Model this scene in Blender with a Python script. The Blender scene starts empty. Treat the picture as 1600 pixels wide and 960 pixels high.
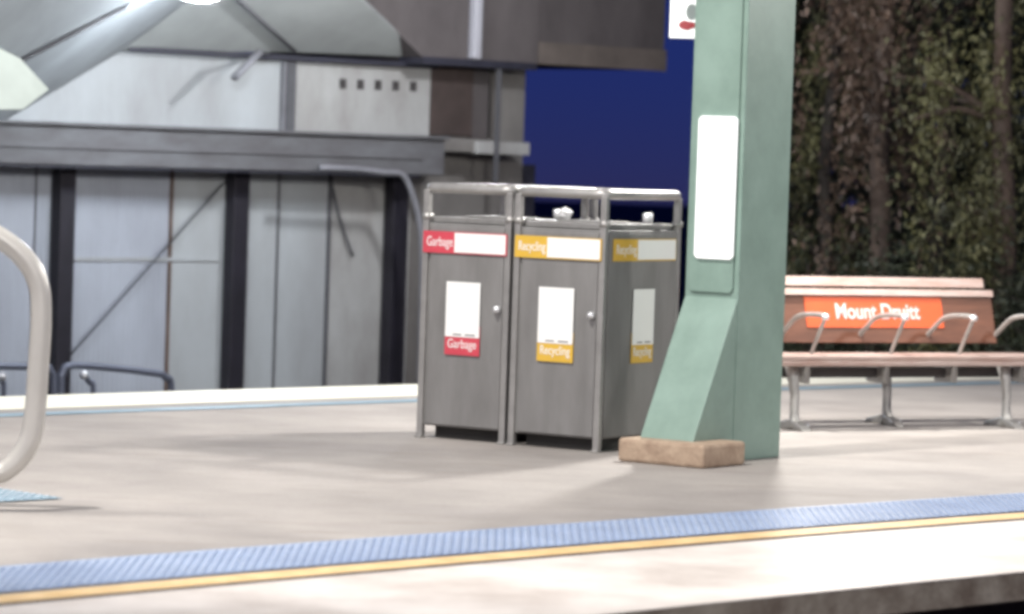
import bpy, bmesh, math, random
from mathutils import Vector, Matrix
random.seed(7)
R = math.radians
K = 0.70710678
SC = bpy.context.scene
COL = SC.collection

# ------------------------------------------------------------------ camera
F = 5500.0; EYE = 1.6; PITCH = math.atan(240 / F); ROLL = 0.034
fw = Vector((0, math.cos(PITCH), -math.sin(PITCH)))
r0 = Vector((1, 0, 0)); u0 = r0.cross(fw)
rt = r0 * math.cos(ROLL) + u0 * math.sin(ROLL)
up = u0 * math.cos(ROLL) - r0 * math.sin(ROLL)
cam_d = bpy.data.cameras.new('camera'); cam = bpy.data.objects.new('camera', cam_d); COL.objects.link(cam)
M = Matrix((rt, up, -fw)).transposed().to_4x4(); M.translation = Vector((0, 0, EYE)); cam.matrix_world = M
cam_d.sensor_width = 36.0; cam_d.lens = F / 1600 * 36.0
cam_d.clip_start = 0.5; cam_d.clip_end = 6000
cam_d.dof.use_dof = True; cam_d.dof.focus_distance = 18.0; cam_d.dof.aperture_fstop = 2.4
SC.camera = cam

# ------------------------------------------------------------------ sky
world = bpy.data.worlds.new('World'); SC.world = world; world.use_nodes = True
nt = world.node_tree; nt.nodes.clear()
sky = nt.nodes.new('ShaderNodeTexSky'); sky.sky_type = 'NISHITA'; sky.sun_disc = False
sky.sun_elevation = R(4); sky.sun_rotation = R(200); sky.air_density = 1.0; sky.dust_density = 0.3; sky.ozone_density = 6.0
tint = nt.nodes.new('ShaderNodeMix'); tint.data_type = 'RGBA'; tint.blend_type = 'MULTIPLY'; tint.inputs[0].default_value = 1
tint.inputs[7].default_value = (0.50, 0.175, 0.50, 1)
bgn = nt.nodes.new('ShaderNodeBackground'); bgn.inputs[1].default_value = 0.05
wo = nt.nodes.new('ShaderNodeOutputWorld')
gtc = nt.nodes.new('ShaderNodeTexCoord'); gad = nt.nodes.new('ShaderNodeVectorMath'); gad.operation = 'ADD'; gad.inputs[1].default_value = (0, 0, 0.07)
nt.links.new(gtc.outputs['Generated'], gad.inputs[0]); nt.links.new(gad.outputs[0], sky.inputs['Vector'])
nt.links.new(sky.outputs[0], tint.inputs[6]); nt.links.new(tint.outputs[2], bgn.inputs[0]); nt.links.new(bgn.outputs[0], wo.inputs[0])
SC.view_settings.view_transform = 'Standard'; SC.view_settings.look = 'None'
SC.view_settings.exposure = 1.2; SC.view_settings.gamma = 1.0; SC.view_settings.use_curve_mapping = False
SC.render.engine = 'CYCLES'
SC.cycles.max_bounces = 5; SC.cycles.diffuse_bounces = 3; SC.cycles.glossy_bounces = 3
SC.cycles.pixel_filter_type = 'GAUSSIAN'; SC.cycles.filter_width = 4.0
SC.cycles.use_denoising = True
SC.cycles.sample_clamp_indirect = 4.0

# platform lamps (fluorescent battens under the canopy, above the top of the picture), plus added unseen fill lights
def lamp(name, loc, power, size=0.25, colr=(1.0, 0.97, 0.92)):
    l = bpy.data.lights.new(name, 'POINT'); l.energy = power; l.shadow_soft_size = size; l.color = colr
    o = bpy.data.objects.new(name, l); o.location = loc; COL.objects.link(o); return o
def spot(name, loc, tgt, power, size=0.2, ang=120, blend=0.6, colr=(1, 0.97, 0.92)):
    l = bpy.data.lights.new(name, 'SPOT'); l.energy = power; l.shadow_soft_size = size; l.color = colr
    l.spot_size = R(ang); l.spot_blend = blend
    o = bpy.data.objects.new(name, l); o.location = loc
    o.rotation_euler = (Vector(tgt) - Vector(loc)).to_track_quat('-Z', 'Y').to_euler(); COL.objects.link(o); return o
lamp('platform_or_fill_light', (1.65, 21.4, 3.0), 330, 0.09)
lamp('platform_or_fill_light', (-4.6, 14.6, 4.2), 260, 0.30)
lamp('platform_or_fill_light', (6.2, 20.0, 3.3), 230, 0.30)
lamp('platform_or_fill_light', (4.0, 14.8, 3.3), 100, 0.30)
lamp('platform_or_fill_light', (-1.0, 11.0, 4.4), 90, 0.30)
spot('added_fill_spot', (-5.0, 12.0, 14.0), (0.5, 18.0, 0), 4700, 0.35, 50, 0.5)  # unseen high fill, added to brighten the pillar foot and platform
lamp('platform_or_fill_light', (1.2, 3.0, 4.2), 800, 0.3)  # added frontal fill from the camera side, lights the slab edge

# ------------------------------------------------------------------ geometry helpers
def ray(x, y): return fw + rt * ((x - 800) / F) + up * ((480 - y) / F)
def wall_pt(x, y, q):                       # point seen at photo pixel x,y on the plane at distance q across the tracks -> (s, z)
    d = ray(x, y); t = q / ((d.y - d.x) * K); p = Vector((0, 0, EYE)) + d * t
    return (p.x + p.y) * K, p.z
def plat(s, q, z=0.0): return Vector(((s - q) * K, (s + q) * K, z))   # s runs along the platform, q across it

class MB:
    def __init__(self): self.v = []; self.f = []; self.sm = []
    def add(self, vs, fs, smooth=False):
        n = len(self.v); self.v += [Vector(v) for v in vs]; self.f += [tuple(i + n for i in f) for f in fs]; self.sm += [smooth] * len(fs)
        return self
    def box(self, p0, p1, fr=None):
        (x0, y0, z0), (x1, y1, z1) = p0, p1
        vs = [Vector((x, y, z)) for z in (z0, z1) for (x, y) in ((x0, y0), (x1, y0), (x1, y1), (x0, y1))]
        if fr: vs = [fr(v) for v in vs]
        return self.add(vs, [(0, 3, 2, 1), (4, 5, 6, 7), (0, 1, 5, 4), (1, 2, 6, 5), (2, 3, 7, 6), (3, 0, 4, 7)])
    def prism(self, pts, off):
        pts = [Vector(p) for p in pts]; off = Vector(off); n = len(pts)
        fs = [tuple(range(n)), tuple(range(2 * n - 1, n - 1, -1))] + [(i, (i + 1) % n, (i + 1) % n + n, i + n) for i in range(n)]
        return self.add(pts + [p + off for p in pts], fs)
    def tube(self, pts, rad, seg=12, closed=False, rads=None, flat=1.0):
        pts = [Vector(p) for p in pts]; n = len(pts); vs = []; fs = []
        ref = None
        for i, p in enumerate(pts):
            if closed: t = (pts[(i + 1) % n] - pts[i - 1])
            else: t = (pts[min(i + 1, n - 1)] - pts[max(i - 1, 0)])
            t.normalize()
            if ref is None:
                ref = Vector((0, 0, 1)) if abs(t.z) < 0.9 else Vector((1, 0, 0))
            a = t.cross(ref)
            a.normalize(); b = a.cross(t); ref = b
            rr = rads[i] if rads else rad
            for k in range(seg):
                w = 2 * math.pi * k / seg
                vs.append(p + a * math.cos(w) * rr + b * math.sin(w) * rr * flat)
        m = n if closed else n - 1
        for i in range(m):
            for k in range(seg):
                j = (i + 1) % n
                fs.append((i * seg + k, i * seg + (k + 1) % seg, j * seg + (k + 1) % seg, j * seg + k))
        if not closed:
            fs.append(tuple(range(seg))[::-1]); fs.append(tuple((n - 1) * seg + k for k in range(seg)))
        return self.add(vs, fs, True)
    def build(self, name, mat, parent=None, bevel=0.0, flip_fix=True):
        me = bpy.data.meshes.new(name); me.from_pydata([tuple(v) for v in self.v], [], self.f)
        for p, s in zip(me.polygons, self.sm): p.use_smooth = s
        if flip_fix:
            bm = bmesh.new(); bm.from_mesh(me); bmesh.ops.recalc_face_normals(bm, faces=bm.faces); bm.to_mesh(me); bm.free()
        me.materials.append(mat); o = bpy.data.objects.new(name, me); COL.objects.link(o)
        if parent:
            o.parent = parent; o.matrix_parent_inverse = parent.matrix_basis.inverted() if parent.type == 'EMPTY' or True else Matrix()
        if bevel:
            b = o.modifiers.new('b', 'BEVEL'); b.width = bevel; b.segments = 2; b.limit_method = 'ANGLE'; b.angle_limit = R(50)
        return o
def smooth_path(pts, n=6):                  # Catmull-Rom
    pts = [Vector(p) for p in pts]; out = []
    for i in range(len(pts) - 1):
        p0 = pts[max(i - 1, 0)]; p1 = pts[i]; p2 = pts[i + 1]; p3 = pts[min(i + 2, len(pts) - 1)]
        for k in range(n):
            t = k / n
            out.append(0.5 * ((2 * p1) + (p2 - p0) * t + (2 * p0 - 5 * p1 + 4 * p2 - p3) * t * t + (3 * p1 - p0 - 3 * p2 + p3) * t ** 3))
    out.append(pts[-1]); return out
def round_path(pts, r, n=5, closed=False):  # polyline with filleted corners
    pts = [Vector(p) for p in pts]; out = []; N = len(pts)
    for i in range(N):
        if not closed and i in (0, N - 1): out.append(pts[i]); continue
        a, b, c = pts[i - 1], pts[i], pts[(i + 1) % N]
        p = b + (a - b).normalized() * r; q = b + (c - b).normalized() * r
        for k in range(n + 1):
            t = k / n; out.append((1 - t) ** 2 * p + 2 * t * (1 - t) * b + t * t * q)
    return out
def tag(o, label=None, cat=None, group=None, kind=None):
    if label: o['label'] = label
    if cat: o['category'] = cat
    if group: o['group'] = group
    if kind: o['kind'] = kind
    return o
def thing(name, label, cat, loc=(0, 0, 0), group=None):
    o = bpy.data.objects.new(name, None); COL.objects.link(o); o.location = loc; o.empty_display_size = 0.2
    return tag(o, label, cat, group)
def text_mesh(name, body, size, mat, parent, mtx, width=None, bold=0.0, depth=0.0008):
    c = bpy.data.curves.new(name, 'FONT'); c.body = body; c.size = size; c.extrude = depth; c.offset = bold; c.align_x = 'CENTER'; c.align_y = 'CENTER'
    t = bpy.data.objects.new(name + '_tmp', c); COL.objects.link(t)
    bpy.context.view_layer.update()
    me = bpy.data.meshes.new_from_object(t.evaluated_get(bpy.context.evaluated_depsgraph_get()))
    w = t.dimensions.x or 1.0
    bpy.data.objects.remove(t)
    if width: me.transform(Matrix.Scale(width / w, 4, (1, 0, 0)))
    me.transform(mtx); me.materials.clear(); me.materials.append(mat)
    o = bpy.data.objects.new(name, me); COL.objects.link(o)
    if parent: o.parent = parent; o.matrix_parent_inverse = parent.matrix_basis.inverted()
    return o

# ------------------------------------------------------------------ materials
def mat(name, col, rough=0.6, metal=0.0, var=0.12, scale=4.0, bump=0.0, bscale=40.0, col2=None, stretch=None, emit=None, es=0.0, spec=0.5, detail=6):
    m = bpy.data.materials.new(name); m.use_nodes = True; t = m.node_tree; b = t.nodes['Principled BSDF']
    b.inputs['Roughness'].default_value = rough; b.inputs['Metallic'].default_value = metal
    b.inputs['Specular IOR Level'].default_value = spec
    tc = t.nodes.new('ShaderNodeTexCoord'); mp = t.nodes.new('ShaderNodeMapping'); t.links.new(tc.outputs['Object'], mp.inputs[0])
    if stretch: mp.inputs['Scale'].default_value = stretch
    nz = t.nodes.new('ShaderNodeTexNoise'); nz.inputs['Scale'].default_value = scale; nz.inputs['Detail'].default_value = detail; nz.inputs['Roughness'].default_value = 0.65
    t.links.new(mp.outputs[0], nz.inputs['Vector'])
    rp = t.nodes.new('ShaderNodeValToRGB'); t.links.new(nz.outputs[0], rp.inputs[0])
    c2 = col2 if col2 else tuple(c * (1 - 2.2 * var) for c in col)
    rp.color_ramp.elements[0].position = 0.30; rp.color_ramp.elements[1].position = 0.68
    rp.color_ramp.elements[0].color = (*c2, 1)
    rp.color_ramp.elements[1].color = (*[min(1, c * (1 + var * 0.6)) for c in col], 1)
    t.links.new(rp.outputs[0], b.inputs['Base Color'])
    if bump:
        n2 = t.nodes.new('ShaderNodeTexNoise'); n2.inputs['Scale'].default_value = bscale; n2.inputs['Detail'].default_value = 5
        t.links.new(mp.outputs[0], n2.inputs['Vector'])
        bp = t.nodes.new('ShaderNodeBump'); bp.inputs['Strength'].default_value = bump; bp.inputs['Distance'].default_value = 0.01
        t.links.new(n2.outputs[0], bp.inputs['Height']); t.links.new(bp.outputs[0], b.inputs['Normal'])
    if emit: b.inputs['Emission Color'].default_value = (*emit, 1); b.inputs['Emission Strength'].default_value = es
    return m
def concrete_mat():
    m = mat('platform_asphalt', (0.385, 0.352, 0.328), 0.78, var=0.10, scale=1.1, bump=0.35, bscale=70)
    t = m.node_tree; b = t.nodes['Principled BSDF']; src = b.inputs['Base Color'].links[0].from_socket
    mp = [n for n in t.nodes if n.type == 'MAPPING'][0]
    def layer(src, scale, lo, hi, fac, colr, stretch=None):
        n = t.nodes.new('ShaderNodeTexNoise'); n.inputs['Scale'].default_value = scale; n.inputs['Detail'].default_value = 7; n.inputs['Roughness'].default_value = 0.6
        if stretch:
            m2 = t.nodes.new('ShaderNodeMapping'); m2.inputs['Scale'].default_value = stretch; m2.inputs['Rotation'].default_value = (0, 0, R(-45))
            t.links.new(mp.outputs[0], m2.inputs[0]); t.links.new(m2.outputs[0], n.inputs['Vector'])
        else: t.links.new(mp.outputs[0], n.inputs['Vector'])
        r = t.nodes.new('ShaderNodeMapRange'); r.inputs[1].default_value = lo; r.inputs[2].default_value = hi; r.inputs[4].default_value = fac
        t.links.new(n.outputs[0], r.inputs[0])
        x = t.nodes.new('ShaderNodeMix'); x.data_type = 'RGBA'; x.blend_type = 'MULTIPLY'
        t.links.new(r.outputs[0], x.inputs[0]); t.links.new(src, x.inputs[6]); x.inputs[7].default_value = (*colr, 1)
        return x.outputs[2]
    src = layer(src, 0.5, 0.48, 0.66, 0.55, (0.62, 0.62, 0.64))
    src = layer(src, 3.2, 0.55, 0.72, 0.5, (0.7, 0.66, 0.62), (0.35, 1.6, 1))
    src = layer(src, 45, 0.42, 0.72, 0.30, (0.62, 0.61, 0.60))
    src = layer(src, 22, 0.64, 0.70, 0.35, (0.45, 0.42, 0.4))
    t.links.new(src, b.inputs['Base Color']); return m
M_CONC = concrete_mat()
M_COPING = mat('white_coping_paint', (0.74, 0.69, 0.65), 0.6, var=0.08, scale=1.3, bump=0.1, col2=(0.46, 0.40, 0.36))
M_FARCOPING = mat('far_edge_paint', (0.84, 0.82, 0.70), 0.6, var=0.05, scale=3.0)
M_NOSE = mat('coping_side', (0.44, 0.39, 0.32), 0.9, var=0.3, scale=5, bump=0.5, col2=(0.22, 0.17, 0.13))
M_FACE = mat('platform_face_brick', (0.10, 0.08, 0.07), 0.95, var=0.3, scale=3)
M_YEL = mat('yellow_line_paint', (0.74, 0.53, 0.27), 0.6, var=0.12, scale=7, col2=(0.58, 0.38, 0.16))
M_JOINT = mat('dark_edge_joint', (0.10, 0.08, 0.075), 0.9, var=0.2, scale=8)
M_TAC = mat('blue_tactile', (0.245, 0.315, 0.46), 0.5, var=0.16, scale=3.2, col2=(0.19, 0.25, 0.385))
M_STUD = mat('worn_stud_tops', (0.62, 0.68, 0.74), 0.45, var=0.15, scale=1.3, col2=(0.30, 0.36, 0.50))
M_TAC2 = mat('pale_blue_tactile', (0.21, 0.31, 0.38), 0.5, var=0.12, scale=6)
M_BALLAST = mat('ballast', (0.035, 0.03, 0.03), 0.95, var=0.35, scale=14, bump=0.8, bscale=12)
M_STEEL = mat('bin_frame_steel', (0.42, 0.41, 0.395), 0.38, 0.5, var=0.10, scale=6)
M_BIN = mat('brushed_grey_bin_panel', (0.245, 0.24, 0.235), 0.5, 0.2, var=0.10, scale=2.6, stretch=(3, 3, 0.7), col2=(0.195, 0.19, 0.185))
M_BINSIDE = mat('bin_inner', (0.05, 0.048, 0.045), 0.8, var=0.1)
M_WHITE = mat('white_label', (0.88, 0.88, 0.86), 0.45, var=0.01)
M_RED = mat('red_label', (0.62, 0.07, 0.10), 0.45, var=0.06)
M_AMB = mat('amber_label', (0.72, 0.45, 0.06), 0.45, var=0.06)
M_INK = mat('grey_print', (0.25, 0.24, 0.24), 0.6, var=0.02)
M_BRIGHT = mat('polished_lock', (0.85, 0.86, 0.88), 0.28, 0.6, var=0.02)
M_MINT = mat('mint_green_paint', (0.25, 0.355, 0.305), 0.42, var=0.05, scale=3.5, bump=0.05, bscale=25, col2=(0.19, 0.28, 0.235))
M_BRICKP = mat('tan_plinth', (0.44, 0.335, 0.245), 0.9, var=0.18, scale=9, bump=0.9, bscale=22, col2=(0.30, 0.21, 0.15))
M_RAIL = mat('grey_rail_paint', (0.62, 0.60, 0.56), 0.28, 0.15, var=0.06, scale=3)
M_SLAT = mat('aluminium_slat', (0.46, 0.375, 0.345), 0.42, 0.3, var=0.16, scale=3, stretch=(1, 1, 6), col2=(0.37, 0.24, 0.20))
M_BOARD = mat('brown_board', (0.16, 0.065, 0.038), 0.55, var=0.2, scale=3, stretch=(1, 1, 5))
M_ORANGE = mat('orange_sign', (0.66, 0.10, 0.02), 0.5, var=0.05)
M_PINK = mat('white_lettering', (0.80, 0.62, 0.60), 0.5, var=0.02)
M_CAST = mat('cast_alloy_leg', (0.44, 0.43, 0.41), 0.45, 0.5, var=0.15, scale=9)
M_DARKST = mat('dark_steel_beam', (0.06, 0.055, 0.055), 0.6, 0.2, var=0.1)
M_PAPER = mat('crumpled_paper', (0.80, 0.80, 0.80), 0.7, var=0.05, scale=20)

def obj_frame(origin, ang):                # local frame: x at angle ang (from +X), y = 90 degrees left of it
    o = Vector(origin); c, s = math.cos(ang), math.sin(ang)
    return lambda v: Vector((o.x + v[0] * c - v[1] * s, o.y + v[0] * s + v[1] * c, o.z + v[2]))

# ------------------------------------------------------------------ terrain, platform
g = MB(); vs = []; fs = []
ys = [-200, 0, 40, 60, 90, 150, 300, 700, 1500, 3000, 4500]
for y in ys:
    z = -1.2 - max(0, y - 60) * 0.0125       # the land falls away gently beyond the railway
    vs += [(-2500, y, z), (2500, y, z)]
for i in range(len(ys) - 1): fs.append((2 * i, 2 * i + 1, 2 * i + 3, 2 * i + 2))
g.add(vs, fs)
tag(g.build('ground', M_BALLAST), 'dark ballast ground beside the platform', 'ground', kind='structure')

def bow_near(s):
    d = s - 10.7; a = 4.5
    return -0.0065 * d * d if abs(d) < a else -0.0065 * a * a - 0.0065 * 2 * a * (abs(d) - a) * 0.6
def bow_far(s):
    d = s - 14.0; a = 10
    return -0.0042 * d * d if abs(d) < a else -0.0042 * a * a - 0.0042 * a * (abs(d) - a)
SS = [(-6 + 0.5 * i) for i in range(110)]
def strip(name, q0, q1, fn0, fn1, z, m, label=None, s0=-6, s1=48.5, kind='structure', parent=None, thick=None, cat=None):
    ss = [s for s in SS if s0 <= s <= s1]; vs = []; fs = []
    for s in ss:
        vs += [plat(s, q0 + fn0(s), z), plat(s, q1 + fn1(s), z)]
    for i in range(len(ss) - 1): fs.append((2 * i, 2 * i + 2, 2 * i + 3, 2 * i + 1))
    mb = MB().add(vs, fs)
    if thick:
        n = len(vs); vs2 = [v - Vector((0, 0, thick)) for v in vs]
        mb = MB().add(vs + vs2, fs + [tuple(i + n for i in f[::-1]) for f in fs] +
                      [(2 * i, 2 * i + n, 2 * i + 2 + n, 2 * i + 2) for i in range(len(ss) - 1)] + [(2 * i + 1, 2 * i + 3, 2 * i + 3 + n, 2 * i + 1 + n) for i in range(len(ss) - 1)])
    o = mb.build(name, m, parent)
    if label: tag(o, label, cat or name.replace('_', ' '), kind=kind)
    elif kind and not parent: o['kind'] = kind
    return o
zero = lambda s: 0.0
strip('platform', 8.86, 17.2, bow_near, bow_far, 0.0, M_CONC, 'grey asphalt island platform surface', thick=0.10, cat='platform')
strip('platform_wall', 9.05, 16.9, bow_near, bow_far, -0.104, M_FACE, 'dark brick platform side under the coping', thick=1.1, cat='wall')
strip('platform_coping', 8.41, 9.69, bow_near, bow_near, 0.006, M_COPING, 'wide white painted coping along the near platform edge', thick=0.004, cat='coping')
nm = strip('coping_edge', 8.412, 8.86, bow_near, bow_near, 0.001, M_NOSE, 'rough grey brown slab edge below the white coping', thick=0.11, cat='slab edge')
strip('edge_joint', 9.70, 9.745, bow_near, bow_near, 0.006, M_JOINT, 'thin dark joint between white coping and yellow line', thick=0.002, cat='joint')
strip('yellow_line', 9.755, 9.91, bow_near, bow_near, 0.007, M_YEL, 'yellow safety line along the near platform edge', thick=0.003, cat='line')
strip('far_coping', 16.72, 17.42, bow_far, bow_far, 0.006, M_FARCOPING, 'white painted coping along the far platform edge', thick=0.05, cat='coping')
strip('far_yellow_line', 16.60, 16.715, bow_far, bow_far, 0.005, M_FARCOPING, 'pale yellow line along the far platform edge', thick=0.002, cat='line')
strip('far_tactile_strip', 16.20, 16.38, bow_far, bow_far, 0.005, M_TAC2, 'thin pale teal tactile strip near the far platform edge', thick=0.002, cat='tactile strip')

# tactile paving with raised studs
def tactile(name, s0, s1, q0, q1, bow, label, m):
    mb = MB(); z = 0.006; n = max(1, int((s1 - s0) / 0.3)); L = (s1 - s0) / n; joint = 0.003
    for i in range(n):
        a, b = s0 + i * L + joint, s0 + (i + 1) * L - joint
        nq = max(1, int(round((q1 - q0) / 0.3))); W = (q1 - q0) / nq
        for j in range(nq):
            c, d = q0 + j * W + joint, q0 + (j + 1) * W - joint
            mb.add([plat(a, c + bow(a), z), plat(b, c + bow(b), z), plat(b, d + bow(b), z), plat(a, d + bow(a), z)], [(0, 1, 2, 3)])
    P = 0.05; ns = int((s1 - s0) / P); nq = int((q1 - q0) / P)
    for i in range(ns):
        for j in range(nq):
            s = s0 + (i + .5) * P; q = q0 + (j + .5) * P; c = plat(s, q + bow(s), z)
            vs = []
            for rr, zz in ((0.0185, -0.0005), (0.0125, 0.007)):
                for k in range(7):
                    w = 2 * math.pi * k / 7; vs.append(c + Vector((rr * math.cos(w), rr * math.sin(w), zz)))
            fs = [(k, (k + 1) % 7, 7 + (k + 1) % 7, 7 + k) for k in range(7)] + [tuple(range(7, 14))]
            mb.add(vs, fs)
    o = mb.build(name, m, flip_fix=False); o.data.materials.append(M_STUD)
    for f in o.data.polygons:
        if len(f.vertices) == 7: f.material_index = 1
    return tag(o, label, 'tactile paving', kind='structure')
tactile('tactile_strip', 4.8, 16.8, 9.97, 10.57, bow_near, 'long blue tactile paving strip beside the yellow line', M_TAC)
tactile('tactile_patch', 8.0, 9.62, 12.38, 12.90, zero, 'short blue tactile patch on the asphalt under the handrail loop', M_TAC2)

# ------------------------------------------------------------------ building across the far track
Q = 22.9
M_CLAD = mat('pale_blue_grey_cladding', (0.38, 0.41, 0.465), 0.55, var=0.2, scale=0.9, stretch=(1, 1, 0.35), col2=(0.28, 0.295, 0.335))
M_CLAD2 = mat('warm_grey_cladding', (0.38, 0.405, 0.42), 0.55, var=0.2, scale=1.0, stretch=(1, 1, 0.4), col2=(0.29, 0.295, 0.30))
M_CLAD3 = mat('grey_white_panel', (0.40, 0.405, 0.40), 0.6, var=0.10, scale=2.0, stretch=(1, 1, 0.5), col2=(0.28, 0.27, 0.26))
M_POST = mat('near_black_post', (0.016, 0.014, 0.022), 0.6, var=0.2)
M_BEAM = mat('weathered_grey_beam', (0.12, 0.122, 0.13), 0.7, var=0.16, scale=2.2, stretch=(1, 1, 3), col2=(0.085, 0.08, 0.085))
M_TRIM = mat('dark_gutter', (0.03, 0.03, 0.045), 0.6, var=0.15)
M_SOFF = mat('pale_soffit', (0.33, 0.345, 0.34), 0.65, var=0.08, scale=1.5)
M_SOFF2 = mat('blue_grey_soffit', (0.28, 0.30, 0.315), 0.65, var=0.10, scale=1.5)
M_BLOCK = mat('brown_grey_render', (0.105, 0.092, 0.092), 0.85, var=0.2, scale=2.2, stretch=(1, 1, 0.5), col2=(0.075, 0.065, 0.066))
M_BLOCK2 = mat('taupe_render', (0.15, 0.125, 0.11), 0.85, var=0.15, scale=2.5)
M_LOWW = mat('stained_concrete', (0.20, 0.19, 0.18), 0.85, var=0.2, scale=1.8, stretch=(1, 1, 0.6), col2=(0.13, 0.12, 0.115))
M_DOOR = mat('brown_door', (0.075, 0.055, 0.05), 0.7, var=0.15)
M_SEAM = mat('seam', (0.10, 0.10, 0.11), 0.8, var=0.1)
M_RUST = mat('rusty_seam', (0.13, 0.085, 0.065), 0.8, var=0.2)
M_PIPE = mat('pale_pipe', (0.21, 0.21, 0.23), 0.5, var=0.1)
M_VENT = mat('dark_vent', (0.05, 0.045, 0.045), 0.8, var=0.1)  # plain dark vent colour
M_WALLGLOW = mat('lamplit_wall_glow', (0.5, 0.54, 0.49), 0.5, var=0.05, emit=(0.86, 0.95, 0.84), es=0.06)  # emission imitates lamplight falling on the wall

def wbox(mb, s0, s1, z0, z1, q0, q1):       # box in platform coordinates
    pts = [plat(s, q, z) for z in (z0, z1) for (s, q) in ((s0, q0), (s1, q0), (s1, q1), (s0, q1))]
    return mb.add(pts, [(0, 3, 2, 1), (4, 5, 6, 7), (0, 1, 5, 4), (1, 2, 6, 5), (2, 3, 7, 6), (3, 0, 4, 7)])
def S(x, y=400, q=Q): return wall_pt(x, y, q)[0]

bld = thing('trackside_shed', 'long grey clad shed with dark posts behind the far platform edge', 'building', plat(18.5, Q, -1.2))
# cladding sheets with corrugation between seams
def clad(x0, x1, m, z0=-1.2, z1=1.37, q=Q, ribs=0.0, name='cladding_panel'):
    s0, s1 = S(x0), S(x1); mb = MB()
    if ribs:
        n = max(2, int((s1 - s0) / ribs)); vs = []; fs = []
        for i in range(2 * n + 1):
            s = s0 + (s1 - s0) * i / (2 * n); dq = 0.0035 if i % 2 else 0.0
            vs += [plat(s, q - dq, z0), plat(s, q - dq, z1)]
        for i in range(2 * n): fs.append((2 * i, 2 * i + 2, 2 * i + 3, 2 * i + 1))
        mb.add(vs, fs); wbox(mb, s0, s1, z0, z1, q + 0.01, q + 0.08)
    else: wbox(mb, s0, s1, z0, z1, q, q + 0.08)
    return mb.build(name, m, bld)
clad(-320, -60, M_CLAD); clad(-57, 52, M_CLAD, ribs=0.09); clad(53.5, 262, M_CLAD, ribs=0.05); clad(267, 431, M_CLAD2)
clad(433, 512, M_CLAD2, q=Q + 0.02); clad(514, 640, M_CLAD3, q=Q + 0.01)
for x, w, m in ((264.5, 5, M_RUST), (432, 3, M_SEAM), (513, 3, M_SEAM), (52.7, 2, M_SEAM)):
    mb = MB(); wbox(mb, S(x - w / 2), S(x + w / 2), -1.2, 1.36, Q - 0.012, Q + 0.05); mb.build('seam', m, bld)
for x in (88, 359, 608, -190):
    mb = MB(); wbox(mb, S(x - 12), S(x + 12), -1.2, 1.365, Q - 0.14, Q - 0.015); mb.build('post', M_POST, bld, bevel=0.01)
# horizontal girt faintly seen across the cladding
mb = MB(); wbox(mb, S(101), S(346), 0.60, 0.63, Q - 0.016, Q - 0.002); mb.build('girt', M_CLAD2, bld)
a = wall_pt(95, 572, Q - 0.1); b = wall_pt(352, 284, Q - 0.1)
MB().tube([plat(a[0], Q - .1, a[1]), plat(b[0], Q - .1, b[1])], 0.008, 8).build('tie_rod', M_POST, bld)
a = wall_pt(515, 285, Q); b = wall_pt(548, 400, Q)
MB().tube(smooth_path([plat(a[0], Q - .03, a[1]), plat((a[0]+b[0])/2 - .03, Q - .03, (a[1]+b[1])/2), plat(b[0], Q - .03, b[1])], 4), 0.012, 8).build('loose_cable', M_SEAM, bld)
# deep beam above: a channel with a ledge
QB = 22.45
mb = MB(); wbox(mb, 12, S(640, 240), 1.385, 1.70, QB, Q + 0.1); mb.build('fascia_beam', M_BEAM, bld, bevel=0.008)
mb = MB(); wbox(mb, 12, S(640, 240) + .02, 1.70, 1.728, QB - 0.05, Q + 0.1); mb.build('ledge', M_BEAM, bld, bevel=0.006)
mb = MB(); wbox(mb, 12, S(600), 1.52, 1.535, QB - 0.02, QB - 0.001); mb.build('fascia_rib', M_BEAM, bld)
mb = MB(); wbox(mb, 12, S(600), 1.362, 1.384, QB + 0.02, Q + 0.1); mb.build('gutter', M_TRIM, bld)
# upper wall above the beam
def upper(x0, x1, m, z0=1.73, z1=2.33, q=Q, name='upper_wall'):
    mb = MB(); wbox(mb, S(x0, 150, q), S(x1, 150, q), z0, z1, q, q + 0.1); return mb.build(name, m, bld)
upper(-250, 441, M_CLAD2); upper(458, 672, M_CLAD3)
mb = MB(); wbox(mb, S(443, 150), S(456, 150), 1.73, 2.33, Q - 0.05, Q + 0.06); mb.build('wall_column', M_SEAM, bld)
mb = MB(); wbox(mb, S(437, 150), S(441, 150), 1.73, 2.33, Q - 0.05, Q - 0.003); mb.build('conduit', M_PIPE, bld)
mb = MB(); wbox(mb, S(188, 90), S(672, 90), 2.335, 2.375, Q - 0.12, Q + 0.1); mb.build('eave_gutter', M_TRIM, bld)
for i in range(5):
    x = 535 + i * 27.5; s = S(x, 135); mb = MB(); h = 0.05 if i < 4 else 0.045
    wbox(mb, s - 0.036, s + 0.036, 2.115 + 0.002*i, 2.20 + 0.002*i, Q - 0.012, Q + 0.02); mb.build('vent', M_VENT, bld)
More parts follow.
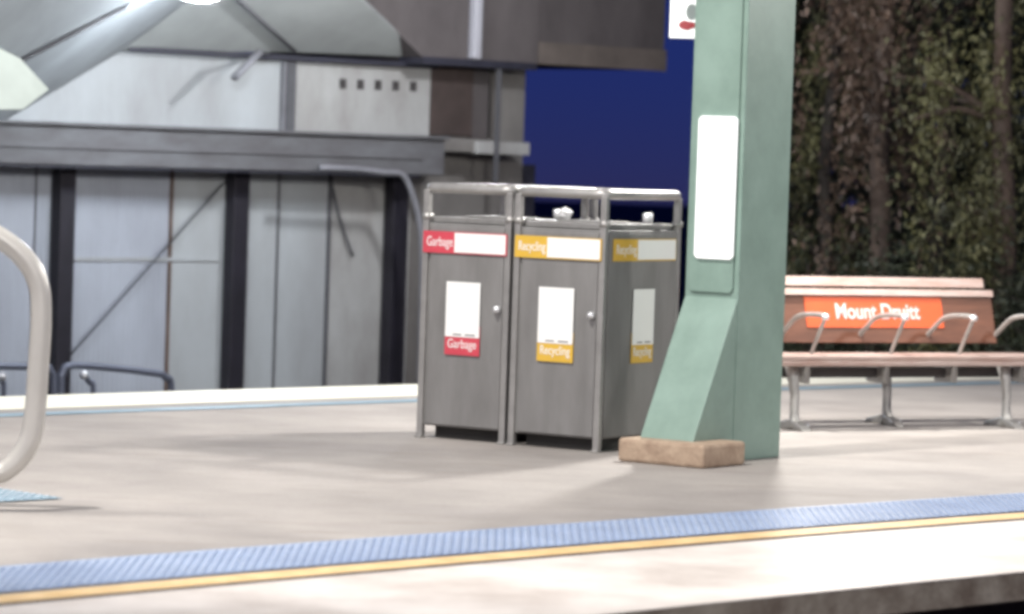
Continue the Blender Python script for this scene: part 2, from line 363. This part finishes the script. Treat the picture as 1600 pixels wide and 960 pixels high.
# roof soffits of the shed: folded sheets leaning out over the track
def sheet(pts, m, name, t=0.04):
    P = [plat(wall_pt(x, y, q)[0], q, wall_pt(x, y, q)[1]) for (x, y, q) in pts]
    n = (P[1] - P[0]).cross(P[2] - P[0]).normalized()
    if n.z < 0: n = -n
    return MB().prism(P, n * t).build(name, m, bld)
sheet([(-120, 262, 22.6), (30, 176, 22.7), (190, 80, 22.8), (390, -60, 22.2), (260, -60, 21.0), (195, 14, 21.2), (0, 112, 21.3), (-120, 172, 21.2)][0:8], M_SOFF2, 'roof_soffit')
sheet([(-120, 166, 21.16), (0, 107, 21.26), (195, 9, 21.16), (262, -40, 21.0), (100, -120, 20.0), (-120, -60, 20.0)], M_SOFF2, 'roof_soffit')
sheet([(192, 80, 22.82), (459, 82, 22.82), (375, 3, 22.3), (320, -60, 21.9), (388, -64, 22.1)][0:3] + [(330, -50, 22.0)], M_SOFF, 'roof_soffit')
sheet([(463, 82, 22.8), (662, 90, 22.8), (567, 0, 22.2), (500, -60, 21.8), (310, -60, 21.8), (379, 3, 22.25)], M_SOFF, 'roof_soffit')
a = [plat(wall_pt(x, y, q)[0], q, wall_pt(x, y, q)[1]) for x, y, q in ((372, 0, 22.2), (461, 81, 22.75))]
MB().tube(a, 0.018, 8).build('rafter', M_SEAM, bld)
a = [plat(wall_pt(x, y, q)[0], q, wall_pt(x, y, q)[1]) for x, y, q in ((0, 112, 21.25), (196, 12, 21.15))]
MB().tube(a, 0.016, 8).build('rafter', M_SEAM, bld)
# glowing panel standing in for a lamplit wall patch at the left under the roof
sheet([(-80, 66, 21.0), (0, 76, 21.0), (32, 92, 21.0), (76, 140, 21.0), (36, 171, 21.0), (-80, 172, 21.0)], M_WALLGLOW, 'glowing_wall_patch', 0.03)
# pale downpipe that turns down beside the bins
dp = [(500, 262), (560, 265), (600, 270), (626, 272), (640, 292), (655, 345), (660, 420), (655, 640)]
QD = 22.3
MB().tube(smooth_path([plat(wall_pt(x, y, QD)[0], QD, wall_pt(x, y, QD)[1]) for x, y in dp], 4), 0.028, 10).build('downpipe', M_PIPE, bld)

# floodlight on the shed wall, lamp under the roof
fl = thing('floodlight', 'small pale floodlight on an arm under the shed roof', 'floodlight', plat(S(385, 100, 22.4), 22.7, 2.25))
a = [plat(wall_pt(x, y, q)[0], q, wall_pt(x, y, q)[1]) for x, y, q in ((366, 122, 22.4), (405, 82, 22.4), (420, 84, 22.85))]
MB().tube(a[:2], 0.045, 10, flat=0.7).build('lamp_head', M_PIPE, fl); MB().tube(a[1:], 0.012, 8).build('arm', M_SEAM, fl)
ls, lz = wall_pt(312, -8, 21.0)
lp = thing('roof_lamp', 'glaring white lamp under the shed roof at the top of the picture', 'lamp', plat(ls, 21.0, lz))
M_LAMP = mat('lamp_glass', (0.9, 0.9, 0.95), 0.3, var=0.0, emit=(0.9, 0.94, 1.0), es=30.0)
c = plat(ls, 21.0, lz); vs = []; fs = []
for i in range(7):
    for k in range(16):
        ph = math.pi * i / 6; w = 2 * math.pi * k / 16
        vs.append(c + Vector((0.16 * math.sin(ph) * math.cos(w), 0.16 * math.sin(ph) * math.sin(w), 0.055 * math.cos(ph))))
for i in range(6):
    for k in range(16): fs.append((i * 16 + k, i * 16 + (k + 1) % 16, (i + 1) * 16 + (k + 1) % 16, (i + 1) * 16 + k))
MB().add(vs, fs, True).build('diffuser', M_LAMP, lp, flip_fix=False)
MB().tube([c + Vector((0, 0, .05)), c + Vector((0, 0, .35))], 0.03, 8).build('stem', M_SEAM, lp)
lamp('shed_or_fill_light', c + Vector((0.25, 0.0, -0.40)), 60, 0.15, (0.84, 0.92, 1.0))
lamp('shed_or_fill_light', plat(14.5, 19.6, 2.9), 55, 0.15, (0.86, 0.93, 1.0))  # added unseen fill for the left of the shed
lamp('shed_or_fill_light', plat(20.3, 19.9, 3.3), 140, 0.15, (0.95, 0.97, 1.0))  # unseen light added over the far track to brighten the wall panels

# brown block on the right of the shed with an overhanging upper storey
blk = thing('concourse_block', 'dark brown grey block overhanging at the right of the shed', 'building', plat(22.2, 23, -1.2))
QK = 22.55
sA, sB = S(560, 50, QK), S(1041, 50, QK)
mb = MB(); mb.prism([plat(wall_pt(x, y, QK)[0], QK, wall_pt(x, y, QK)[1]) for x, y in ((470, -90), (567, 0), (668, 97), (840, 103), (846, -120), (846, -190), (470, -190))], plat(0, 2.0) - plat(0, 0)); wbox(mb, S(843, 50, QK), sB, 2.43, 4.2, QK + 0.02, QK + 2.0); mb.build('upper_storey', M_BLOCK, blk)
mb = MB(); wbox(mb, S(842, 100, QK), sB + 0.004, 2.42, 2.62, QK - 0.015, QK + 0.014); mb.build('lower_band', M_BLOCK2, blk)
mb = MB(); wbox(mb, S(660, 100, QK), S(838, 100, QK), 2.36, 2.425, QK - 0.012, QK + 0.3); mb.build('lintel', M_TRIM, blk)
mb = MB(); wbox(mb, S(642), S(826), -1.2, 2.425, Q + 0.12, Q + 1.2); mb.build('wall', M_LOWW, blk)
mb = MB(); wbox(mb, S(676, 150), S(742, 150), 1.74, 2.36, Q + 0.03, Q + 0.115); mb.build('recessed_door', M_DOOR, blk)
mb = MB(); wbox(mb, S(745, 150), S(768, 150), 1.73, 2.36, Q + 0.05, Q + 0.117); mb.build('pilaster', M_BLOCK, blk)
mb = MB(); wbox(mb, S(642), S(740), 1.60, 1.72, Q - 0.25, Q + 0.1); mb.build('ledge', M_LOWW, blk)
mb = MB(); wbox(mb, S(746, 235, Q - .3), S(828, 235, Q - .3), 1.585, 1.70, Q - 0.30, Q + 0.1); mb.build('lit_ledge', M_CLAD3, blk, bevel=0.01)  # paler panel colour puts the lamplight into this ledge end
mb = MB(); wbox(mb, S(828), S(856), -1.2, 1.50, Q + 0.2, Q + 1.1); mb.build('dark_stub_wall', M_TRIM, blk)
mb = MB(); wbox(mb, S(738, 150), S(743, 150), 1.3, 2.36, Q - 0.33, Q - 0.30); mb.build('conduit', M_SEAM, blk)
s0, z0 = wall_pt(747, 93, QK - .1); s1, z1 = wall_pt(754, -60, QK - .1)
mb = MB(); wbox(mb, s0 - 0.045, s0 + 0.05, z0, z1, QK - 0.10, QK - 0.004); mb.build('pale_downpipe', mat('white_pipe_paint', (0.42, 0.42, 0.46), 0.5, var=0.05), blk, bevel=0.02)

# steel hoops standing beside the far track
M_HOOP = mat('blue_grey_hoop', (0.15, 0.165, 0.215), 0.45, 0.3, var=0.1)
QH = 21.6
def hoop(pts, label, extra=None):
    P = [plat(wall_pt(x, y, QH)[0], QH, wall_pt(x, y, QH)[1]) for x, y in pts]
    h = thing('steel_hoop', label, 'hoop rail', (P[0].x, P[0].y, -1.2), 'blue grey hoops beside the far track')
    P = [Vector((P[0].x, P[0].y, -1.2))] + P + [Vector((P[-1].x, P[-1].y, -1.2))]
    MB().tube(smooth_path(P, 5), 0.028, 10).build('frame', M_HOOP, h)
    if extra:
        E = [plat(wall_pt(x, y, QH - .03)[0], QH - .03, wall_pt(x, y, QH - .03)[1]) for x, y in extra]
        E.append(Vector((E[-1].x, E[-1].y, -1.2)))
        MB().tube(smooth_path(E, 5), 0.022, 8).build('strut', M_HOOP, h)
        MB().tube([E[0], E[0] + Vector((0.0, -0.03, 0))], 0.035, 10).build('clamp', M_BRIGHT, h)
hoop([(95, 610), (97, 585), (118, 571), (240, 583), (258, 590), (268, 612)], 'blue grey hoop with a bright clamp behind the far edge, right of the big handrail', [(131, 586), (140, 598), (146, 615)])
hoop([(-120, 612), (-110, 582), (-95, 572), (60, 574), (78, 580), (84, 612)], 'blue grey hoop behind the far edge, cut by the left picture border', [(3, 588), (5, 600), (6, 615)])

# ------------------------------------------------------------------ litter bins
AX = Vector((0.841, -0.541, 0)); ANG = math.atan2(AX.y, AX.x)     # along the bin fronts, left to right
BW, BD = 0.585, 0.82
BL = Vector((-0.511, 19.61, 0))
def make_bin(origin, label, accent, word, side):
    fr = obj_frame(origin, ANG)            # x right along front, y into the depth
    t = thing('litter_bin', label, 'litter bin', origin, 'twin steel litter bins beside the green pillar')
    p = 0.038
    mb = MB(); mb.box((0.012, 0.014, 0.07), (BW - 0.012, BD - 0.014, 1.20), fr); mb.build('cabinet', M_BIN, t, bevel=0.006)
    mb = MB(); mb.box((p + 0.02, -0.0, 0.08), (BW - p - 0.004, 0.012, 1.185), fr); mb.build('door', M_BIN, t, bevel=0.004)
    mb = MB(); mb.box((p, p, 1.203), (BW - p, BD - p, 1.235), fr); mb.box((0.15, 0.2, 1.236), (0.43, 0.5, 1.245), fr); mb.build('lid_plate', M_BIN, t, bevel=0.006)
    mb = MB(); mb.box((0.06, 0.10, 0.0), (BW - 0.06, BD - 0.08, 0.068), fr); mb.build('plinth', M_BINSIDE, t)
    for i, (x, y) in enumerate(((0, 0), (BW - p, 0), (0, BD - p), (BW - p, BD - p))):
        mb = MB(); mb.box((x, y - 0.004, 0.0), (x + p, y + p - 0.004, 1.385), fr)
        if y == 0: mb.box((x - 0.004, y - 0.02, 0.0), (x + p + 0.004, y + p, 0.012), fr)
        mb.build('post', M_STEEL, t, bevel=0.008)
        c = fr((x + p / 2, y + p / 2, 1.25)); MB().tube([c + Vector((0, 0, -0.03)), c + Vector((0, 0, 0.0))], 0.03, 10).build('post_collar', M_STEEL, t)
    h = p / 2; zt = 1.395
    ring = round_path([fr((h, h, zt)), fr((BW - h, h, zt)), fr((BW - h, BD - h, zt)), fr((h, BD - h, zt))], 0.05, 5, closed=True)
    MB().tube(ring, 0.029, 12, closed=True, flat=0.95).build('top_rail', M_STEEL, t)
    def front(x, z, d=0): return fr((x, -0.006 - d, z))
    def sidef(y, z, d=0): return fr((BW + 0.004 + d - 0.012, y, z))
    def label_set(pt, span, acc, word, zoff=0.0, xo=0.0, rot=0.0):
        W = span
        def quad(x0, x1, z0, z1, d, m, nm, parent, th=0.004):
            P = [pt(xo + x0, z0 + zoff, d), pt(xo + x1, z0 + zoff, d), pt(xo + x1, z1 + zoff, d), pt(xo + x0, z1 + zoff, d)]
            n = pt(0, 0, th) - pt(0, 0, 0)
            return MB().prism(P, n).build(nm, m, parent, bevel=0.0)
        def txt(x, z, size, width, m, d):
            o0 = pt(xo + x, z + zoff, d); ux = (pt(1, 0) - pt(0, 0)).normalized(); uz = Vector((0, 0, 1)); un = ux.cross(uz)
            mt = Matrix((ux, uz, un)).transposed().to_4x4(); mt.translation = o0
            return mt, size, width, m
        bandw = W - 0.03
        base = quad(0.012, 0.012 + bandw, 1.035, 1.155, 0.0, acc, 'name_band', t)
        quad(0.012 + bandw * 0.38, 0.004 + bandw, 1.042, 1.150, 0.0045, M_WHITE, 'white_strip', base, 0.002)
        mt, sz, wd, mm = txt(0.012 + bandw * 0.20, 1.096, 0.075, bandw * 0.31, M_WHITE, 0.0052); text_mesh('lettering', word, sz, mm, base, mt, wd, bold=0.0)
        cx = W * 0.50; sw = 0.115
        st = quad(cx - sw, cx + sw, 0.475, 0.64, 0.0, acc, 'sticker', t)
        quad(cx - sw + 0.002, cx + sw - 0.002, 0.575, 0.88, 0.0045, M_WHITE, 'notice', st, 0.002)
        mt, sz, wd, mm = txt(cx, 0.535, 0.07, sw * 1.65, M_WHITE, 0.0052); text_mesh('lettering', word, sz, mm, st, mt, wd, bold=0.0)
        for k, (a, b) in enumerate(((-0.06, -0.005), (0.02, 0.085))):
            quad(cx + a, cx + b, 0.584, 0.592, 0.0068, M_INK, 'small_print', st, 0.001)
    label_set(front, BW, accent, word)
    c = fr((BW * 0.885, -0.004, 0.74)); n = (fr((0, -1, 0)) - fr((0, 0, 0)))
    MB().tube([c, c + n * 0.02, c + n * 0.021, c + n * 0.034], 0.02, 12, rads=[0.02, 0.02, 0.012, 0.010]).build('lock', M_BRIGHT, t)
    if side:
        def sidept(x, z, d=0): return fr((BW - 0.012 + 0.012 + d, x, z))
        mb = MB(); mb.box((BW - 0.012, p + 0.01, 0.08), (BW - 0.002, BD - p - 0.01, 1.185), fr); mb.build('side_panel', M_BIN, t, bevel=0.003)
        label_set(sidept, BD - 0.12, M_AMB, word, xo=0.07)
    return t
make_bin(BL, 'left steel litter bin with the red name band', M_RED, 'Garbage', False)
b2 = BL + AX * (BW + 0.022); 
make_bin(b2, 'right steel litter bin with the amber name band, nearest the pillar', M_AMB, 'Recycling', True)
fr = obj_frame(BL, ANG)
# crumpled paper left on the lid
me_pts = []; c = fr((0.72, 0.34, 1.275)); vs = []; fs = []
for i in range(6):
    for k in range(9):
        ph = math.pi * i / 5; w = 2 * math.pi * k / 9; rr = 0.04 * random.uniform(0.7, 1.3)
        vs.append(c + Vector((rr * math.sin(ph) * math.cos(w), rr * math.sin(ph) * math.sin(w), 0.036 * math.cos(ph) * random.uniform(.8, 1.2))))
for i in range(5):
    for k in range(9): fs.append((i * 9 + k, i * 9 + (k + 1) % 9, (i + 1) * 9 + (k + 1) % 9, (i + 1) * 9 + k))
tag(MB().add(vs, fs).build('crumpled_paper', M_PAPER), 'small crumpled white paper on top of the right litter bin', 'paper')
def can(x, y):
    c = fr((x, y, 1.236)); o = MB().tube([c, c + Vector((0, 0, .055)), c + Vector((0.0, 0, .06))], 0.03, 12, rads=[.026, .03, .012]).build('cap', M_BRIGHT); return o
tag(can(0.50, 0.62), 'small shiny cap on the left litter bin lid, near its rear post', 'cap')
tag(can(1.085, 0.62), 'small shiny cap on the right litter bin lid, near its rear post', 'cap')

# ------------------------------------------------------------------ green pillar
e1 = Vector((0.574, 0.819, 0)); e2 = Vector((-0.819, 0.574, 0)); Mc = Vector((1.20, 18.70, 0))
def pf(v): return Mc + e1 * v[0] + e2 * v[1] + Vector((0, 0, v[2]))
PW, PD = 0.335, 0.49
pil = thing('green_pillar', 'mint green steel pillar with flared foot right of the bins', 'pillar', Mc)
mb = MB(); mb.box((0, 0, 0), (PD, PW, 4.6), pf); mb.build('shaft', M_MINT, pil, bevel=0.006)
fl_ = 0.40; zt = 0.87
mb = MB(); mb.prism([pf((-0.002, 0.0015, zt)), pf((-fl_, 0.0015, 0.12)), pf((-fl_, 0.0015, 0.0)), pf((-0.002, 0.0015, 0.0))], e2 * (PW - 0.003)); mb.build('flared_foot', M_MINT, pil, bevel=0.006)
# cover plate with the pale edge strips
mb = MB(); mb.prism([pf((-0.014, y, z)) for y, z in ((0.030, 4.5), (0.030, 0.92), (0.045, 0.895), (PW - 0.045, 0.895), (PW - 0.025, 0.92), (PW - 0.025, 4.5))], e1 * 0.013); mb.build('cover_plate', M_MINT, pil, bevel=0.004)
# top sign
sg = thing('blank_notice', 'tall bright white notice on the face of the green pillar', 'notice', pf((-0.02, 0.17, 1.5)))
def notice_pts(d):
    y0, y1, z0, z1, r = 0.028, 0.268, 1.075, 1.835, 0.018
    return [pf((d, y, z)) for y, z in ((y0 + r, z0), (y1 - r, z0), (y1, z0 + r), (y1, z1 - r), (y1 - r, z1), (y0 + r, z1), (y0, z1 - r), (y0, z0 + r))]
M_NOTICE = mat('glowing_white_face', (0.9, 0.9, 0.9), 0.4, var=0.0, emit=(1, 1, 1), es=0.22)  # added glow stands in for strong lamplight on the notice; hanging sign is backlit
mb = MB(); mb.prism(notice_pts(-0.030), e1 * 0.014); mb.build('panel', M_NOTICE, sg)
# plinth
pln = MB(); pln.box((-0.53, -0.15, 0), (-0.11, 0.385, 0.125), pf)
tag(pln.build('plinth_block', M_BRICKP, bevel=0.018), 'low tan masonry block around the foot of the green pillar', 'plinth')

# sign at the very top, behind the pillar
ss_ = thing('hanging_sign', 'small bright white sign with a red mark at the top, left of the pillar', 'sign', (1.0, 19.6, 2.5))
def at(x, y, Y):
    d = ray(x, y); return Vector((0, 0, EYE)) + d * (Y / d.y)
Ys = 19.5; a = at(1046, 59, Ys); b = at(1100, 59, Ys)
z0 = a.z; x0, x1 = a.x, b.x
def hs(u, v, d): return Vector((x0 + (x1 - x0) * u, Ys - d, z0 + v))
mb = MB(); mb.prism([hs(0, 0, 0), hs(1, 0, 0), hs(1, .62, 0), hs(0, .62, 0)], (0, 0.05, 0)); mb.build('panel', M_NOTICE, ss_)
mb = MB(); mb.prism([hs(.98, .30, -0.01), hs(3.2, .30, -0.01), hs(3.2, .34, -0.01), hs(.98, .34, -0.01)], (0, 0.03, 0)); mb.build('bracket', M_STEEL, ss_)
M_GREY = mat('grey_symbol', (0.28, 0.31, 0.31), 0.5, var=0.02); M_REDS = mat('red_symbol', (0.40, 0.06, 0.07), 0.5, var=0.02)
MB().prism([hs(.62 + .17 * math.cos(w), .145 + .045 * math.sin(w), .002) for w in [i * math.pi / 8 for i in range(16)]], (0, 0.0015, 0)).build('grey_disc', M_GREY, ss_)
MB().prism([hs(.52 + .27 * math.cos(w) , .072 + .022 * math.sin(w) * (1.3 if math.cos(w) < 0 else .9), .004) for w in [i * math.pi / 8 for i in range(16)]], (0, 0.0015, 0)).build('red_mark', M_REDS, ss_)

# ------------------------------------------------------------------ handrail loop at the left
hr = thing('handrail', 'thick pale grey tubular handrail loop at the left border', 'handrail', (-2.6, 14.9, 0))
def hp(x, y):
    d = ray(x, y)                           # vertical plane through (-2.05,15) running mostly left to right
    nrm = Vector((-0.2, 1.0, 0)); P0 = Vector((-2.05, 15.0, 0)); t = (P0 - Vector((0, 0, EYE))).dot(nrm) / d.dot(nrm)
    return Vector((0, 0, EYE)) + d * t
pts = [(-260, 280), (-120, 312), (-10, 366), (38, 404), (60, 445), (64, 500), (60, 570), (55, 640), (46, 690), (18, 728), (-20, 742), (-140, 744), (-260, 742)]
MB().tube(smooth_path([hp(*p) for p in pts], 7), 0.046, 20).build('rail', M_RAIL, hr)
for x in (-150,):
    c = hp(x, 744); MB().tube([Vector((c.x, c.y, 0)), Vector((c.x, c.y, 0.14)), Vector((c.x, c.y, 1.2))], 0.042, 16).build('post', M_RAIL, hr)
    MB().tube([Vector((c.x, c.y, 0)), Vector((c.x, c.y, 0.012))], 0.09, 20).build('base_flange', M_RAIL, hr)

# ------------------------------------------------------------------ bench
BA = Vector((1.714, 21.077, 0)); bu = Vector((0.866, 0.5, 0)); bn = Vector((0.5, -0.866, 0))
def bf(v): return BA + bu * v[0] + bn * v[1] + Vector((0, 0, v[2]))      # a along, o towards viewer, z
bench = thing('platform_bench', 'timber and alloy bench with orange name sign right of the pillar', 'bench', bf((0.8, -0.2, 0)))
a0, a1 = -0.28, 2.15
# seat battens
for o0, o1 in ((0.055, -0.065), (-0.085, -0.195), (-0.215, -0.325)):
    z = 0.452 if o0 > 0 else 0.446
    mb = MB(); mb.box((a0, o1, z - 0.036), (a1, o0, z), bf); mb.build('seat_batten', M_SLAT, bench, bevel=0.008)
mb = MB(); mb.box((a0, 0.025, 0.385), (a1, 0.05, 0.415), bf); mb.build('front_rail', M_SLAT, bench, bevel=0.006)
mb = MB(); mb.box((a0 + .1, -0.26, 0.30), (a1 - .3, -0.18, 0.36), bf); mb.build('seat_beam', M_DARKST, bench, bevel=0.008)
# back
be = 1.76
def backo(z): return -0.37 - (z - 0.45) * 0.28
def slab(z0, z1, m, nm, a_0=-0.28, a_1=be, th=0.028, parent=bench, dz=0.0):
    P = [bf((a_0, backo(z0) + dz, z0)), bf((a_1, backo(z0) + dz, z0)), bf((a_1, backo(z1) + dz, z1)), bf((a_0, backo(z1) + dz, z1))]
    return MB().prism(P, -bn * th).build(nm, m, parent, bevel=0.005 if th > 0.01 else 0)
slab(0.845, 0.905, M_SLAT, 'back_batten', th=0.035); slab(0.79, 0.832, M_SLAT, 'back_batten', a_1=be + 0.05, th=0.035, dz=0.02)
slab(0.50, 0.786, M_BOARD, 'back_board', a_1=be + 0.045)
sgn = slab(0.595, 0.782, M_ORANGE, 'name_sign', a_0=0.355, a_1=1.40, th=0.004, dz=0.006)
ux = bu; uz = (bf((0, backo(.8), .8)) - bf((0, backo(.5), .5))).normalized(); un = ux.cross(uz)
mt = Matrix((ux, uz, un)).transposed().to_4x4(); zc = 0.690; mt.translation = bf((0.895, backo(zc) + 0.0085, zc))
text_mesh('lettering', 'Mount Druitt', 0.135, M_PINK, sgn, mt, 0.64, bold=0.003)
# armrests
for k, a in enumerate((0.16, 0.75, 1.27, 1.80)):
    P = [bf((a, -0.42, 0.535)), bf((a, -0.34, 0.60)), bf((a, -0.24, 0.665)), bf((a, -0.12, 0.688)), bf((a, 0.03, 0.69)), bf((a, 0.055, 0.672))]
    ar = MB().tube(smooth_path(P, 4), 0.0155, 10).build('armrest', M_CAST, bench)
    P = [bf((a, 0.055, 0.672)), bf((a - 0.0, 0.01, 0.60)), bf((a - 0.0, -0.07, 0.46)), bf((a, -0.09, 0.38))]
    MB().tube(smooth_path(P, 4), 0.012, 10).build('upright', M_CAST, ar)
    c = bf((a, 0.06, 0.685)); MB().tube([c - Vector((0, 0, .02)), c, c + Vector((0, 0, .018))], 0.02, 10, rads=[.02, .026, .014]).build('end_cap', M_BRIGHT, ar)
    MB().box((a - 0.02, -0.30, 0.27), (a + 0.02, -0.10, 0.405), bf).build('seat_bracket', M_CAST, bench, bevel=0.01)
# legs
for a, o in ((0.02, -0.03), (0.90, -0.30), (1.62, -0.03)):
    P = [bf((a, o - 0.05, 0.385)), bf((a, o - 0.02, 0.30)), bf((a, o, 0.20)), bf((a, o, 0.10)), bf((a, o + 0.01, 0.05)), bf((a, o + 0.02, 0.012))]
    lg = MB().tube(P, 0.03, 12, rads=[0.045, 0.034, 0.028, 0.028, 0.034, 0.05]).build('leg', M_CAST, bench)
    P = [bf((a, o - 0.20, 0.0)), bf((a, o - 0.16, 0.03)), bf((a, o, 0.065)), bf((a, o + 0.12, 0.03)), bf((a, o + 0.15, 0.0))]
    MB().prism([p - bu * 0.035 for p in P], bu * 0.07).build('foot', M_CAST, lg, bevel=0.01)
    c = bf((a + 0.05, o + 0.06, 0.03)); MB().tube([c - Vector((0, 0, .03)), c + Vector((0, 0, .008))], 0.018, 8).build('bolt', M_BRIGHT, lg)

# ------------------------------------------------------------------ trees
def leafmat(name, c1, c2):
    m = mat(name, tuple(c * 1.25 for c in c1), 0.6, var=0.2, scale=1.3, col2=tuple(c * .45 for c in c2), stretch=(1.6, 1.6, 0.7), detail=3); return m
ML = [leafmat('dark_green_leaves', (0.050, 0.060, 0.032), (0.022, 0.028, 0.018)),
      leafmat('olive_leaves', (0.135, 0.130, 0.055), (0.035, 0.038, 0.020)),
      leafmat('brown_leaves', (0.13, 0.085, 0.06), (0.04, 0.030, 0.022))]
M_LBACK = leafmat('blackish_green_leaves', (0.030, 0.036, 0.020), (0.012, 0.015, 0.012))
M_TRUNK = mat('pale_bark', (0.11, 0.078, 0.06), 0.9, var=0.3, scale=4, stretch=(3, 3, 0.5), bump=0.6, col2=(0.06, 0.045, 0.038))
M_TRUNK2 = mat('dark_bark', (0.06, 0.05, 0.042), 0.9, var=0.3, scale=4, stretch=(3, 3, 0.5), bump=0.6)
def tree(px, Y, base_z, height, rad, lean, label, lm, bm, ncl, spread, zlo, leaf=0.06, name='tree', droop=0.35, cat='tree', nleaf=60):
    c = at(px, 300, Y); rnd = random.Random(int(px * 7 + Y * 13))
    t = thing(name, label, cat, (c.x, Y, base_z), 'trees and shrubs beyond the far edge')
    path = [Vector((c.x + lean * h * h * .12 + rnd.uniform(-.04, .04), Y + rnd.uniform(-.05, .05), base_z + height * h)) for h in [i / 7 for i in range(8)]]
    tr = MB().tube(smooth_path(path, 3), rad, 10, rads=[rad * (1.25 - 0.9 * i / 21) for i in range(22)])
    limbs = []
    for i in range(9):
        h = rnd.uniform(max(0.15, (zlo - base_z) / height), 0.95); b = path[min(7, int(h * 7))]
        w = rnd.uniform(0, 2 * math.pi); L = spread * rnd.uniform(0.5, 1.0)
        e = b + Vector((math.cos(w) * L, math.sin(w) * L, rnd.uniform(-0.1, 0.6) * L)); m_ = (b + e) / 2 + Vector((0, 0, 0.12 * L))
        tr.tube(smooth_path([b, m_, e], 3), 0.02, 6, rads=[rad * .4, rad * .36, rad * .33, rad * .25, rad * .2, rad * .13, rad * .08]); limbs.append((b, m_, e))
    tr.build('trunk', bm, t)
    cr = MB()
    for i in range(ncl):
        b, m_, e = rnd.choice(limbs); k = rnd.random()
        c0 = (b * (1 - k) ** 2 + m_ * 2 * k * (1 - k) + e * k * k) + Vector((rnd.gauss(0, .16), rnd.gauss(0, .16), rnd.gauss(0, .22))) * (spread / 1.2)
        if rnd.random() < 0.35: c0 = Vector((c.x + rnd.uniform(-spread, spread), Y + rnd.uniform(-spread, spread) * .7, rnd.uniform(zlo, base_z + height)))
        cs = rnd.uniform(0.05, 0.20)
        for j in range(nleaf):
            p = c0 + Vector((rnd.gauss(0, cs * .55), rnd.gauss(0, cs * .55), rnd.gauss(-cs, cs * 2.4)))
            d = Vector((rnd.gauss(0, 1), rnd.gauss(0, 1), rnd.gauss(-droop * 4, .7))).normalized()
            s_ = d.cross(Vector((rnd.gauss(0, 1), rnd.gauss(0, 1), rnd.gauss(0, 1)))).normalized()
            L = leaf * rnd.uniform(.35, 1.1); Wd = L * 0.2
            cr.add([p, p + d * L * .5 + s_ * Wd, p + d * L, p + d * L * .5 - s_ * Wd], [(0, 1, 2, 3)])
    cr.build('crown', lm, t, flip_fix=False)
tree(1372, 31.0, -1.2, 7.5, 0.095, 0.6, 'leaning tree with reddish brown hanging leaves, next to the pillar', ML[2], M_TRUNK, 120, 1.0, 0.6, leaf=0.10)
tree(1568, 30.0, -1.2, 7.5, 0.10, -0.3, 'tree with a pale slim trunk at the right border', ML[1], M_TRUNK, 190, 0.95, 0.5, leaf=0.09)
tree(1290, 33.0, -1.2, 6.5, 0.07, 0.2, 'olive leaved tree half hidden behind the pillar', ML[1], M_TRUNK2, 90, 0.9, 0.4, leaf=0.09)
tree(1475, 34.5, -1.2, 7.5, 0.09, -0.2, 'dark green tree between the two paler trunks', ML[0], M_TRUNK2, 150, 1.2, 0.2, leaf=0.09)
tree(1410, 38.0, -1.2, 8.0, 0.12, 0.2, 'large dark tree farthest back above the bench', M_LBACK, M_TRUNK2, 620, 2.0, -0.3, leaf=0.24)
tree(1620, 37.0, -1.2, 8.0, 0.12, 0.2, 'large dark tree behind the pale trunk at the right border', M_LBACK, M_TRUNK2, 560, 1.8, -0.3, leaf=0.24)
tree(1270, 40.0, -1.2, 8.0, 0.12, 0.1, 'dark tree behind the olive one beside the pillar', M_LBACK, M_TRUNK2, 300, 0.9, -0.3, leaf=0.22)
for px, Y, lab in ((1265, 31.5, 'low dark shrub just above the left end of the bench'), (1400, 30.6, 'low dark shrub above the middle of the bench'), (1520, 30.2, 'low dark shrub above the right end of the bench back'), (1625, 29.5, 'low dark shrub at the right border behind the bench')):
    tree(px, Y, -1.2, 1.9, 0.04, 0, lab, ML[0], M_TRUNK2, 110, 0.75, -1.0, leaf=0.08, name='shrub', droop=0.0, cat='shrub')
